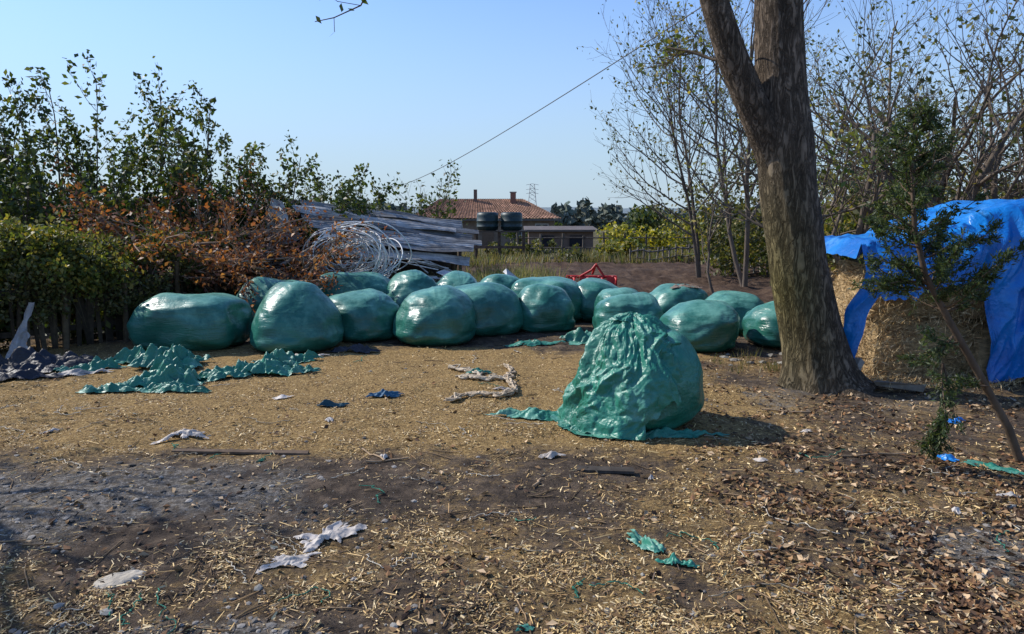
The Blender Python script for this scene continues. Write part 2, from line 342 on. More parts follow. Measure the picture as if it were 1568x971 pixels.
for q in B:
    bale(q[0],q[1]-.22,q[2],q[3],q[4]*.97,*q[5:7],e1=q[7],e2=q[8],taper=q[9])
def sheet(name,cx,cy,lx,ly,rot,amp,seed,mat,freq=5,n=90,parent=None,zoff=0,edge=.35,base=None):
    V=[];K=[]
    c,s=math.cos(rot),math.sin(rot)
    for j in range(n):
        for i in range(n):
            a=2*i/(n-1)-1; b=2*j/(n-1)-1; r=math.hypot(a,b); th=math.atan2(b,a)
            lim=.70+edge*noise.noise(Vector((math.cos(th)*1.6+seed,math.sin(th)*1.6,seed)))*1.3+.22*noise.noise(Vector((math.cos(th)*5+seed,math.sin(th)*5,seed)))
            X=a*lx;Y=b*ly
            X+=.16*lx*noise.noise(Vector((X*freq*.5,Y*freq*.5,seed+3))); Y+=.16*ly*noise.noise(Vector((X*freq*.5,Y*freq*.5,seed+7)))
            x=cx+X*c-Y*s; y=cy+X*s+Y*c
            fall=max(0,1-(r/max(lim,.1))**2)
            w=.5*noise.noise(Vector((X*3,Y*3,seed+2)))
            hgt=max(0,.75*(ridge(X*freq*.5+seed+w,Y*freq*.8-w,seed,2)-.2)+.8*(crease(X*freq*.7+seed+w,Y*freq*1.1,seed,2)-.35))
            z=amp*1.5*hgt*(.15+.85*fall)
            V.append((x,y,(gz(x,y) if base is None else base)+.006+z+zoff)); K.append(r<lim)
    F=grid_faces(np.arange(n*n).reshape(n,n)); F=F[np.array(K)[F].all(axis=1)]
    mb=MB(); mb.add(V,F); return mb.build(name,mat,parent)

# front half-opened bale with loose crumpled wrap
fb=empty('opened_hay_bale')
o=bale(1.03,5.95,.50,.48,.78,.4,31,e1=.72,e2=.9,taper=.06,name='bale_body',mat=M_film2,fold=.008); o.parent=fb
nu,nv=420,190; V=[];keep=[]
cx,cy=.98,5.93
for j in range(nv+1):
    t=j/nv
    for i in range(nu):
        th=2*math.pi*i/nu; dx,dy=math.cos(th),math.sin(th)
        w=max(0,-dx*.92-dy*.40)**.8
        ph=t*math.pi/2*.98
        rr=.55*math.sin(ph)**.75; zr=.83*(math.cos(ph)**.62)+.05*math.exp(-(t/.2)**2)
        rl=.25*math.sin(min(1,t*4.5)*math.pi/2)+.50*max(0,t-.15)**1.05; zl=.90*max(0,1-(t/.9)**1.3)
        r=rr*(1-w)+rl*w; z=zr*(1-w)+zl*w
        X=cx+dx*r; Y=cy+dy*r
        am=.085*min(1,t*4+.35)
        warp=.9*noise.noise(Vector((X*2.5,Y*2.5,z*2.5)))
        rd=ridge(th*1.7+warp,t*1.9+warp,4.,2)-.62
        cr=crease(th*2.6+warp,t*4.2+warp,z*1.5,2)-.55
        cr2=crease(X*9,Y*9,z*7,1)-.5
        wr=(.75*rd+.95*cr+.3*cr2)*am
        top=(1-min(1,t*2.8))
        X+=dx*wr; Y+=dy*wr; z+=wr*.5+.07*top*(crease(X*7,Y*7,0,2)-.3)
        if w>.12 and z<.05: z=.012+.05*max(0,cr+.35)
        V.append((X,Y,max(z,.01)))
        hem=.42+.5*sm(-.5,.3,-dx*.85-dy*.72)+.12*noise.noise(Vector((dx*2,dy*2,1)))+.06*noise.noise(Vector((dx*8,dy*8,1)))
        hem=1.0 if w>.45 else hem
        keep.append(t<=hem)
F=ring_faces(np.arange(nu*(nv+1)).reshape(nv+1,nu)); kp=np.array(keep)
F=F[kp[F].all(axis=1)]
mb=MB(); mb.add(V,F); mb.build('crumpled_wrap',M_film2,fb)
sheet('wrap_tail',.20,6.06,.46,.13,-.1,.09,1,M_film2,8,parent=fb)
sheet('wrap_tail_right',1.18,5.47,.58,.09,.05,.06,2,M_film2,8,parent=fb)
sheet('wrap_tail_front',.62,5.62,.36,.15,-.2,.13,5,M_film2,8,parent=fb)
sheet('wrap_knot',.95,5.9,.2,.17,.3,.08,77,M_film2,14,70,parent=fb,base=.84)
# loose plastic sheets
g1=empty('loose_green_plastic')
for k,a in enumerate([(-3.80,8.1,.62,.45,.3,.30,3,M_film2,6),(-3.42,7.25,.60,.36,.2,.25,4,M_film2,7),(-2.62,7.8,.52,.34,.1,.26,6,M_film2,7),(-3.05,7.5,.5,.22,.3,.16,14,M_film2,8),(-4.2,8.35,.5,.28,.0,.24,15,M_film2,7),(-3.6,7.6,.35,.3,1.,.25,16,M_film2,8),
  (-3.9,6.95,.5,.10,.1,.10,71,M_film2,9),(-2.3,7.75,.35,.12,.5,.16,72,M_film2,10),(-3.2,6.9,.45,.09,-.1,.1,73,M_film2,10),(-4.6,7.9,.4,.14,.5,.16,74,M_film2,9),(-2.55,8.35,.5,.13,.1,.15,75,M_film2,9)]):
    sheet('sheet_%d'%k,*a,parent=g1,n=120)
sheet('green_plastic_rag',.70,3.62,.20,.08,-.9,.06,7,M_film2,20,70)
sheet('green_plastic_rag',.79,3.4,.13,.05,-.4,.06,17,M_film2,22,60)
sheet('green_plastic_rag',.05,2.83,.06,.04,.4,.02,27,M_film2,18,30)
sheet('green_plastic_scrap',3.2,4.75,.3,.12,-.6,.05,33,M_film2,12,50)
sheet('blue_plastic_scrap',3.0,4.9,.10,.07,-.6,.05,34,M_blue,14,40)
sheet('blue_plastic_scrap',3.65,5.9,.12,.08,.6,.05,35,M_blue,14,40)
sheet('green_plastic_scrap',-.38,7.6,.2,.12,.3,.07,8,M_film2,14,50)
sheet('green_plastic_scrap',.35,9.5,.5,.16,.1,.08,9,M_film2,8,50)
sheet('green_plastic_scrap',.95,9.7,.45,.3,.2,.2,10,M_film2,7,60)
sheet('black_plastic_scrap',-1.9,9.0,.5,.15,.1,.12,11,M_black,8,50)
sheet('blue_cloth_scrap',-1.62,6.38,.24,.06,.25,.06,12,film_mat('teal_cloth',(.006,.05,.07),(.01,.10,.14),(.05,.12,.15),.6),12,50)
sheet('blue_cloth_scrap',-1.18,6.7,.3,.08,.25,.10,13,film_mat('blue_cloth',(.006,.06,.12),(.01,.11,.2),(.05,.12,.2),.6),12,50)
sheet('black_plastic_sheet',-5.2,8.0,.8,.4,.1,.26,21,M_black,5,110)
sheet('black_plastic_sheet',-5.3,7.45,.6,.22,.1,.16,22,M_black,6)
sheet('white_plastic_rag',-.98,3.72,.26,.15,.9,.04,23,M_white,14,90,edge=.6)
sheet('white_plastic_rag',-1.08,3.42,.17,.10,.5,.035,24,M_white,16,70,edge=.6)
sheet('white_plastic_scrap',-2.5,5.45,.26,.12,.2,.06,25,M_white,14,50,edge=.6)
sheet('white_plastic_scrap',.28,4.98,.12,.06,.2,.05,26,M_white,14,40)
sheet('white_plastic_scrap',-2.6,8.55,.45,.14,.1,.08,28,M_white,10,50,edge=.6)
sheet('white_plastic_scrap',-4.6,7.7,.4,.1,.3,.07,29,M_grey,10,50,edge=.6)
sheet('white_plastic_scrap',-2.1,6.6,.14,.05,.3,.04,41,M_white,10,40)
for k,(x,y,s) in enumerate([(3.0,4.25,.10),(2.55,4.05,.07),(1.7,4.9,.07),(-3.6,5.6,.09),(-.9,5.0,.06),(-.1,7.0,.12),(.9,4.6,.05),(2.3,5.6,.08),(-3.1,3.7,.07),(-1.5,5.9,.07),(3.3,4.5,.09)]):
    sheet('white_plastic_scrap',x,y,s,s*.55,k*1.3,.03,42+k*3,M_white if k%3 else M_grey,16,36)
sheet('wrap_scrap_on_bale',2.62,11.25,.3,.26,.2,.07,51,film_mat('brown_rag',(.12,.08,.05),(.2,.14,.1),(.3,.24,.2),.8),9,50,base=.57)
# white sheet hanging on fence
V=[];K=[];n=70
for j in range(n):
    for i in range(n):
        a=i/(n-1);t=j/(n-1)
        wd=.08+.36*t**1.6; x=-5.58-.04*math.sin(t*3)+(a-.25)*wd; f=crease(a*2.5+5,t*3.2,0,2)
        V.append((x+.03*noise.noise(Vector((a*3,t*5,0))),8.5-.32*t-.12*f*t+.02*math.sin(a*11+t*3),.66-.64*t**.9+.03*f)); K.append(a<.8+.35*noise.noise(Vector((t*5,1,0))) and a>.12*noise.noise(Vector((t*6,9,0))))
F=grid_faces(np.arange(n*n).reshape(n,n)); F=F[np.array(K)[F].all(axis=1)]
mb=MB();mb.add(V,F);mb.build('hanging_white_plastic',M_grey)

# rope of twisted cloth
def wob(pts,n=40,amp=.02,seed=0,lift=.02):
    pts=np.array(pts,float); t=np.linspace(0,len(pts)-1,n); out=[]
    for q in t:
        i=min(int(q),len(pts)-2); f=q-i
        p_=pts[i]*(1-f)+pts[i+1]*f
        x=p_[0]+amp*noise.noise(Vector((q*2.3,seed,0)))*2; y=p_[1]+amp*noise.noise(Vector((q*2.3,seed,9)))*2
        out.append((x,y,gz(x,y)+lift*(.5+.6*abs(math.sin(q*3+seed)))))
    return out
mb=MB()
for k in range(8):
    o_=k*.014
    rr=lambda n:[.007+.014*abs(noise.noise(Vector((i*.35,k*3.,2)))) for i in range(n)]
    tube(mb,wob([(-.62+o_,6.55),(-.4,6.72+o_),(-.1,6.72),(.04,7.0-o_),(-.05,7.35),(.0,7.7+o_),(-.06,8.0)],100,.045,k,.035),rr(100),6,tuple(np.array([.52,.41,.28])*R.uniform(.7,1.15)))
    if k<6: tube(mb,wob([(-.7,7.95+o_),(-.45,7.75),(-.3,7.4-o_),(-.55,7.45),(-.3,7.3),(-.05,7.35)],80,.06,k+9,.03),rr(80),6,tuple(np.array([.52,.43,.31])*R.uniform(.7,1.1)))
mb.build('twisted_cloth_rope',M_rope)
mb=MB()
for k in range(70):
    x,y=ground_pts(1,3,9)[0]; a=R.uniform(0,6.3); l=R.uniform(.15,.5); c_=[(.5,.45,.36),(.5,.45,.36),(.05,.2,.14),(.35,.3,.22)][k%4]
    pts=[(x,y)]
    for q in range(4): a+=R.normal()*.7; pts.append((pts[-1][0]+l/4*math.cos(a),pts[-1][1]+l/4*math.sin(a)))
    tube(mb,wob(pts,26,.02,k,.012),.003,4,c_,cap=False)
mb.build('loose_twine',M_rope)
# boards and sticks on ground
mb=MB()
box(mb,(-1.95,5.12,gz(-1.95,5.12)+.02),(1.0,.04,.02),rz=-.06,col=(.13,.09,.06),jit=.006)
mb.build('wooden_board',M_wood,smooth=False)
mb=MB(); box(mb,(.62,4.72,gz(.62,4.72)+.018),(.38,.065,.02),rz=-.08,col=(.06,.05,.04),jit=.006); mb.build('wooden_board',M_wood,smooth=False)
mb=MB()
for k in range(170):
    x,y=ground_pts(1,2.8,9)[0]; l=R.uniform(.06,.28); a=R.uniform(0,6.3)
    tube(mb,wob([(x,y),(x+l*math.cos(a),y+l*math.sin(a))],5,.012,k,.008),[.004,.004,.0035,.003,.002],4,tuple(R.uniform(.4,1.2)*np.array([.3,.2,.11])))
for (x,y,l,a) in [(-1.1,5.2,.35,-.9),(.15,4.4,.12,1.2),(-1.0,4.9,.3,.2),(2.2,6.3,.4,-.2),(2.3,5.0,.5,.1),(3.0,3.9,.4,.5)]:
    tube(mb,wob([(x,y),(x+l*math.cos(a),y+l*math.sin(a))],6,.02,y,.012),.007,5,(.36,.25,.15))
mb.build('broken_twigs',M_wood)
mb=MB(); box(mb,(3.75,7.0,.05),(.42,.13,.06),rz=-.5,col=(.22,.19,.15),jit=.02); box(mb,(3.42,7.25,.15),(.06,.18,.26),rz=-.2,ry=.4,col=(.36,.33,.28),jit=.02); mb.build('concrete_slab_pieces',M_stone,smooth=False)

# ------------------------------------------------------------------ trees
UP=np.array([0,0,1.])
def rotv(v,k,a):
    return v*math.cos(a)+np.cross(k,v)*math.sin(a)+k*np.dot(k,v)*(1-math.cos(a))
def grow(mb,p,d,L_,r,lvl,mx,o,tips):
    n=o.get('seg',6) if lvl<mx else 4
    pts=[p];dirs=[d]
    for i in range(n):
        d=unit(d+R.normal(size=3)*o['jit']+UP*o['up']*(1 if lvl else o.get('up0',.3))); p=p+d*L_/n; pts.append(p);dirs.append(d)
    rad=np.linspace(r,max(r*o.get('tip',.45),.0025),n+1)
    tube(mb,pts,rad,8 if lvl==0 else (5 if lvl<2 else 3),np.array(o['col'])*R.uniform(.8,1.2),0,cap=False)
    if lvl>=mx-o.get('leaflv',0): tips.extend([(pts[i]+(pts[i+1]-pts[i])*R.rand()) for i in range(1 if lvl==mx else 2,n) for _ in range(o.get('lpn',1))]+[pts[-1]])
    if lvl<mx:
        nc=o['nc'][lvl]
        for k in range(nc):
            t=o.get('t0',.3)+(1-o.get('t0',.3))*(k+R.rand())/nc; q=min(n-1,int(t*n)); f=t*n-q
            pp=pts[q]*(1-f)+pts[q+1]*f; dd=dirs[q+1]
            kx=unit(np.cross(dd,R.normal(size=3))); ang=math.radians(R.uniform(*o['ang']))
            grow(mb,pp,rotv(dd,kx,ang),L_*R.uniform(*o['lr'])*(1.1-.35*t),max(rad[q]*o.get('rr',.6),.003),lvl+1,mx,o,tips)
def leafy(mb,tips,n,spread,size,pal,aspect=.55,keep=1.):
    T=np.array(tips); T=T[R.rand(len(T))<keep]
    if len(T)==0:return
    C=np.repeat(T,n,axis=0); C=C+R.normal(size=C.shape)*spread
    leaves(mb,C,size,pal,aspect,1,fold=.2)
def blob(mb,c,rad,n,size,pal,k=14,sub=.32,mat=1,aspect=.6):
    c=np.array(c,float);rad=np.array(rad,float)
    K=unit(R.normal(size=(k,3)))*(R.rand(k,1)**.4)*rad; s=np.array([1,1,1.])*rad.min()*sub*R.uniform(.6,1.5,(k,1))
    i=R.randint(0,k,n); P=c+K[i]+unit(R.normal(size=(n,3)))*(R.rand(n,1)**.5)*s[i]*1.6
    P=P[P[:,2]>c[2]-rad[2]*1.1]
    leaves(mb,P,size,pal,aspect,mat,fold=.15)
BK=(.11,.085,.06)
G_dark=[(.045,.07,.018),(.06,.09,.022),(.035,.05,.014),(.11,.12,.03)]
G_oliv=[(.12,.125,.04),(.085,.10,.032),(.19,.16,.06),(.06,.065,.024)]
G_yel=[(.20,.20,.04),(.12,.155,.034),(.28,.22,.045),(.08,.10,.024)]
Brn=[(.30,.095,.035),(.20,.075,.035),(.38,.17,.07),(.12,.05,.03)]

# main trunk -----------------------------------------
def trunk(mb,pts,rad,sides=72,n=90,base=False,seed=0):
    pts=np.array(pts,float); t=np.linspace(0,1,len(pts)); q=np.linspace(0,1,n)
    P=np.stack([np.interp(q,t,pts[:,k]) for k in range(3)],1); rr=np.interp(q,t,rad)
    ker=np.ones(9)/9
    for k in range(3): 
        e=np.pad(P[:,k],4,mode='reflect',reflect_type='odd'); P[:,k]=np.convolve(e,ker,'valid')
    e=np.pad(rr,4,mode='edge'); rr=np.convolve(e,ker,'valid')
    T=unit(np.gradient(P,axis=0)); a=unit(np.cross(T,np.array([0,1.,0]))); b=np.cross(T,a)
    V=np.zeros((n,sides,3)); C=np.zeros((n,sides,3))
    for i in range(n):
        for j in range(sides):
            th=2*math.pi*j/sides; dv=math.cos(th)*a[i]+math.sin(th)*b[i]
            z=P[i][2]; r=rr[i]
            if base: r*=1+ .42*math.exp(-z/.16)*(.75+.45*math.sin(3*th+1.)+.3*math.sin(7*th))+.05*math.exp(-z/.5)*math.sin(5*th)
            g=ridge(math.cos(th)*3.6+seed,math.sin(th)*3.6,z*.9,3)
            r*=1+.045*(g-.6)+.07*noise.noise(Vector((math.cos(th)*1.1,math.sin(th)*1.1,z*1.5+seed)))
            V[i,j]=P[i]+dv*r
            shade=.7+.4*g; moss=max(0,-dv[0]*.7-dv[1]*.3+.2)*max(0,1-abs(z-1.0)/1.4)
            C[i,j]=(np.array([.19,.145,.105])*(1-moss)+np.array([.20,.17,.065])*moss)*shade
    mb.add(V.reshape(-1,3),ring_faces(np.arange(n*sides).reshape(n,sides)),C.reshape(-1,3))
tr=empty('large_tree'); mb=MB()
trunk(mb,[(3.10,7.3,-.08),(3.03,7.3,.3),(2.92,7.3,.8),(2.80,7.3,1.3),(2.69,7.3,1.9),(2.63,7.3,2.4),(2.58,7.3,2.8),(2.5,7.3,3.7),(2.42,7.35,5),(2.5,7.3,7)],[.32,.31,.29,.275,.27,.27,.235,.215,.19,.1],base=True,n=170)
trunk(mb,[(2.62,7.28,1.9),(2.50,7.25,2.3),(2.28,7.2,2.7),(2.04,7.15,3.15),(1.80,7.1,3.75),(1.6,7.0,4.8),(1.3,7,6.4)],[.13,.17,.15,.135,.12,.10,.07],seed=5,n=80)
mb.build('trunk',M_trunk,tr)
mb=MB();tips=[]
for p_,d_,L_,r_ in [((2.45,7.35,4.6),(-.3,.4,1),2.4,.08),((2.5,7.3,6.4),(.3,-.1,1),2.4,.08),((1.5,7,5.2),(-.6,.3,.9),2.2,.07),((1.35,7,6.2),(-.2,-.3,1),2.2,.06),((2.45,7.3,5.4),(.7,-.2,.8),2.4,.07),((2.2,7.2,3.05),(-.5,.6,.5),.9,.02),((2.75,7.3,2.55),(.9,.3,-.05),.7,.012)]:
    grow(mb,np.array(p_),unit(d_),L_,r_,0,3,dict(jit=.14,up=.06,nc=[6,5,4],ang=(25,60),lr=(.45,.7),col=BK,seg=7),tips)
leafy(mb,tips,1,.06,.035,G_yel,keep=.3)
mb.build('branches',[M_bark,M_leaf],tr)

def tree(name,base,stems,H,r,o,mx,lf,spread=0.3,lean=(0,0)):
    mb=MB();tips=[];b=np.array([base[0],base[1],gz(*base)-.05])
    for k in range(stems):
        a=R.uniform(0,6.28); s=spread*R.uniform(.3,1)
        d=unit(np.array([math.cos(a)*s+lean[0],math.sin(a)*s+lean[1],1.]))
        grow(mb,b+np.array([math.cos(a),math.sin(a),0])*(.15 if stems>1 else 0)*R.rand(),d,H*R.uniform(.7,1.),r*R.uniform(.7,1),0,mx,o,tips)
    leafy(mb,tips,lf[0],lf[1],lf[2],lf[3],keep=lf[4]); return mb.build(name,[M_bark,M_leaf])
o1=dict(jit=.1,up=.10,nc=[7,5,4],ang=(25,55),lr=(.35,.55),col=(.15,.12,.095),seg=8,t0=.2,tip=.3)
tree('bare_tree',(5.2,16.5),2,7.2,.075,dict(o1,nc=[15,8,5]),3,(1,.08,.04,G_yel,.3),.35,(-.14,0))
tree('bare_tree',(4.7,18.5),2,6.8,.06,dict(o1,nc=[14,8,4]),3,(1,.08,.045,G_oliv,.4),.35,(-.15,0))
tree('bare_tree',(6.8,18.0),2,7.0,.07,dict(o1,nc=[11,7,4]),3,(1,.08,.045,G_yel,.4),.35)
o2=dict(jit=.15,up=.06,nc=[6,6,5],ang=(25,65),lr=(.45,.75),col=(.14,.11,.085),seg=7,t0=.25,tip=.4)
tree('walnut_tree',(5.3,10.8),4,3.9,.09,o2,3,(1,.07,.042,G_oliv,.5),.6)
tree('walnut_tree',(7.6,11.8),4,4.3,.10,o2,3,(1,.07,.042,G_oliv,.5),.55)
tree('walnut_tree',(9.0,15),3,5,.10,o2,3,(1,.1,.05,G_oliv,.5),.5)
tree('thin_sapling',(4.05,14.6),1,3.0,.045,dict(o1,nc=[8,4],jit=.14),2,(1,.06,.045,G_yel,.7),.1,(-.22,0))
tree('leafy_sapling',(-1.85,18.5),4,2.6,.022,dict(o1,nc=[8,4],ang=(25,50),leaflv=1),2,(1,.07,.055,G_dark,.75),.28)
tree('leafy_sapling',(-2.5,19),3,2.2,.02,dict(o1,nc=[8,4],ang=(25,50),leaflv=1),2,(1,.07,.055,G_dark,.7),.3)
tree('leafy_sapling',(-3.9,17.0),3,2.0,.03,dict(o1,nc=[7,4],ang=(20,45),leaflv=1),2,(2,.08,.05,G_dark,.8),.4)
# left shrubs
o3=dict(jit=.09,up=.04,up0=.5,nc=[13,4],ang=(20,50),lr=(.15,.28),col=(.12,.09,.065),seg=10,t0=.22,tip=.25,leaflv=1,lpn=1)
for (x,y,h,s) in [(-9.4,13.4,4.3,.6),(-8.2,13.8,4.7,.5),(-7.2,14.2,4.2,.55),(-6.2,14.5,3.9,.55),(-5.2,14.8,3.4,.6),(-4.3,15.5,3.0,.6),(-3.5,16.2,2.5,.5),(-10.8,15,4.4,.5),(-7.3,11.6,2.7,.5)]:
    tree('mulberry_shrub',(x,y),8,h,.03,o3,2,(2,.06,.052,G_dark,.56),s)
mb=MB()
for (c,rd,n,sz,pal) in [((-8.5,13.6,1.2),(2.2,1.2,1.0),5500,.065,G_dark),((-6.3,14.6,1.25),(1.9,1.,.85),5000,.06,G_dark),((-4.6,16,1.15),(1.4,.9,.7),3000,.055,G_dark),((-11,15,1.5),(2,1.5,1.2),3000,.07,G_dark),((-3.2,18,.9),(1.6,.8,.7),2200,.055,G_dark)]:
    blob(mb,c,rd,n,sz,pal,30,.36,0)
mb.build('undergrowth',M_leaf)
# ------------------------------------------------------------------ fence + vines + brush
line=[(-7.6,7.7),(-6.0,8.75),(-5.25,9.9),(-4.95,11.2),(-4.3,13.0)]
def along(t):
    q=t*(len(line)-1); i=min(int(q),len(line)-2); f=q-i
    return (line[i][0]*(1-f)+line[i+1][0]*f,line[i][1]*(1-f)+line[i+1][1]*f,math.atan2(line[i+1][1]-line[i][1],line[i+1][0]-line[i][0]))
mb=MB()
for k in range(64):
    x,y,a=along((k+R.uniform(-.3,.3))/64 if k else 0); h=R.uniform(.55,1.0)
    box(mb,(x,y,h/2),(R.uniform(.03,.085),.02,h),rz=a,ry=R.normal(0,.09),col=tuple(R.uniform(.25,1.4)*np.array([.085,.062,.04])),jit=.008)
for i in range(len(line)-1):
    for z in(.25,.75):
        a,b=line[i],line[i+1]; l=math.dist(a,b); an=math.atan2(b[1]-a[1],b[0]-a[0])
        box(mb,((a[0]+b[0])/2,(a[1]+b[1])/2+.03,z),(l,.03,.07),rz=an,col=(.04,.03,.02))
for t in (0.2,.36,.5,.7,.9):
    x,y,a=along(t); tube(mb,[(x+.05,y-.07,0),(x+.08,y-.06,1.0)],.035,8,(.14,.10,.06))
mb.build('wooden_fence',M_wood,smooth=False)
mb=MB()
for k in range(34):
    x,y,a=along(R.rand()*.95); off=R.uniform(-.15,.9); s=R.uniform(.3,.6)
    blob(mb,(x-off*.75,y+off*.55,1.0+.2*R.rand()-.18*(off<.15)),(s,s*.8,.26),900,.032,G_yel if R.rand()<.65 else G_oliv,10,.5,0)
for k in range(12):
    x=R.uniform(-7.2,-5.6); blob(mb,(x,9.3+R.uniform(-.2,.6)+.5*(x+6),1.15+.2*R.rand()),(.5,.4,.28),900,.034,G_yel,9,.5,0)
for k in range(26):
    x,y,a=along(R.rand()); blob(mb,(x-.4,y+.35,.45),(.5,.35,.45),380,.05,G_dark,6,.45,0)
for k in range(14):
    x,y,a=along(R.rand()*.6+.1); blob(mb,(x+.05,y-.1,.6+.2*R.rand()),(.3,.15,.3),260,.03,G_oliv,7,.6,0)
for k in range(60):
    x,y,a=along(R.rand()*.9); tube(mb,[(x+.03,y-.05,1.0),(x+.1+R.normal()*.06,y-.14,R.uniform(.6,.85)),(x+.12+R.normal()*.1,y-.14,R.uniform(.2,.6))],.004,3,(.1,.08,.04))
mb.build('climbing_vine',M_leaf)
mb=MB();tips=[]
for k in range(120):
    x=R.uniform(-7.0,-3.5); y=R.uniform(11.0,13.2); z=.45+R.uniform(.0,1.0)*(1-.3*abs(x+5.6))
    d=unit(np.array([R.normal(),R.normal()*.6,R.uniform(-.1,.5)]))
    grow(mb,np.array([x,y,z]),d,R.uniform(.8,1.6),.018,0,1,dict(jit=.12,up=-.01,nc=[5],ang=(20,55),lr=(.3,.5),col=(.30,.21,.145),seg=6,leaflv=1),tips)
leafy(mb,tips,5,.07,.038,Brn,keep=.7)
blob(mb,(-5.5,12.6,.75),(1.7,.8,.75),3500,.05,[(.06,.04,.025),(.1,.06,.04),(.05,.06,.02)],20,.3)
mb.build('dead_brush_pile',[M_bark,M_leaf])
mb=MB()
for k in range(34):
    x=R.uniform(-5.6,-3.2);y=R.uniform(12.0,13.2);l=R.uniform(.6,1.8)
    box(mb,(x,y,R.uniform(.3,1.05)),(l,.07,.03),rz=R.uniform(-.8,.8),ry=R.uniform(-.8,.7),col=tuple(R.uniform(.4,1.7)*np.array([.19,.155,.12])),jit=.004)
box(mb,(-4.35,12.8,1.38),(1.3,.15,.07),rz=.1,ry=-.08,col=(.34,.27,.19))
mb.build('timber_debris_pile',M_wood,smooth=False)
# ------------------------------------------------------------------ collapsed shed
sh=empty('collapsed_shed')
def corr(mb,a,b,c,d,waves,col,amp=.014,sag=.05,seed=0):
    a,b,c,d=[np.array(q,float) for q in(a,b,c,d)]; nx_=waves*6; ny_=16; nrm=unit(np.cross(b-a,d-a)); V=[];C=[]
    for j in range(ny_+1):
        for i in range(nx_+1):
            s,t=i/nx_,j/ny_; p_=(a*(1-s)+b*s)*(1-t)+(d*(1-s)+c*s)*t
            V.append(p_+nrm*(amp*math.sin(s*waves*2*math.pi)+sag*noise.noise(Vector((s*.8,t*2.5,seed)))))
            C.append(np.array(col)*(1+.6*noise.noise(Vector((s*3,t*5,seed)))))
    mb.add(V,grid_faces(np.arange((nx_+1)*(ny_+1)).reshape(ny_+1,nx_+1)),C)
mb=MB()
A0,A1=np.array([-4.55,15.4,2.04]),np.array([-3.15,13.3,1.08]); E0,E1=np.array([-1.0,17.4,1.50]),np.array([-.85,14.7,.78])
NS=9
for k in range(NS):
    s0,s1=k/NS-.012,(k+1)/NS+.03; dz=np.array([0,0,.05*(k%2)+.045*R.normal()]); e0=R.uniform(-.3,.2); e1_=R.uniform(-.35,.3)
    g=[.14,.30,.18,.36,.12,.26,.4,.2,.32][k]
    P=lambda s,e:A0+(A1-A0)*s+dz+(unit(E0-A0)*e); Q=lambda s,e:E0+(E1-E0)*s+dz*.6+(unit(E0-A0)*e)
    corr(mb,P(s0,e0),P(s1,e0),Q(s1,e1_),Q(s0,e1_),4,(g,g*.95,g*.87),.010,.10,seed=k)
mb.build('corrugated_roof',M_metal,sh)
mb=MB()
corr(mb,(-4.75,14.4,1.95),(-4.2,13.9,1.88),(-3.85,13.4,1.30),(-4.6,13.7,1.0),3,(.40,.37,.32),.01,.25,9)
mb.build('propped_sheet',M_metal,sh)
mb=MB()
for x,y,h in [(-4.4,15.5,1.85),(-3.6,13.9,1.15),(-2.4,14.5,.9),(-1.2,15.1,.78),(-1.2,17,1.3),(-2.8,16.4,1.5)]:
    tube(mb,[(x,y,0),(x,y,h)],.05,7,(.12,.09,.07))
box(mb,(-2.8,16.2,.5),(3.4,.05,1.0),rz=.44,col=(.06,.05,.04)); box(mb,(-4.2,14.9,.6),(1.6,.05,1.2),rz=-1.1,col=(.06,.05,.04))
for k in range(16):
    s=R.rand(); x=-3.1+1.7*s; y=13.2+s*1.0; box(mb,(x,y,.74+.35*R.rand()*(1-s)),(R.uniform(.5,1.2),.04,.02),rz=R.uniform(.1,.8),ry=R.uniform(-.1,.7),col=tuple(R.uniform(.3,.62)*np.array([1,1,.97])))
mb.build('posts_and_slats',M_wood,sh,smooth=False)
mb=MB()
for k in range(36):
    c=np.array([-2.86+R.normal()*.16,12.85+R.normal()*.12,.95+R.normal()*.06]); r1=R.uniform(.34,.76); r2=r1*R.uniform(.5,.78); nrm=unit(np.array([R.normal()*.5,-1,R.normal()*.5])); a=unit(np.cross(nrm,UP)); b=np.cross(nrm,a)
    th=np.linspace(0,2*np.pi*R.uniform(.8,1.),40); tube(mb,[c+a*r1*math.cos(t)+b*r2*math.sin(t)+nrm*.06*math.sin(2*t+k)+UP*.03*math.sin(3*t+k) for t in th],.011,5,tuple(np.array([.80,.79,.75])*R.uniform(.6,1.)))
mb.build('coiled_irrigation_hose',M_hose)
mb=MB()
for k in range(30):
    x=R.uniform(-4.2,-2.9);y=R.uniform(12.6,13.3); box(mb,(x,y,R.uniform(.3,.75)),(R.uniform(.3,.8),.3,.02),rz=R.uniform(-1,1),ry=R.uniform(-1,1),rx=R.uniform(-.6,.6),col=tuple(R.uniform(.03,.2)*np.array([1,1,1.02])),jit=.04)
for k in range(34):
    x=R.uniform(-2.4,.2);y=R.uniform(12.9,14.2); box(mb,(x,y,R.uniform(.1,.5)),(R.uniform(.2,.7),.3,.025),rz=R.uniform(-1,1),ry=R.uniform(-.6,.6),rx=R.uniform(-.3,.5),col=tuple(R.uniform(.12,.6)*np.array([1,1,.97])),jit=.04)
mb.build('scrap_pile',M_metal,smooth=False)
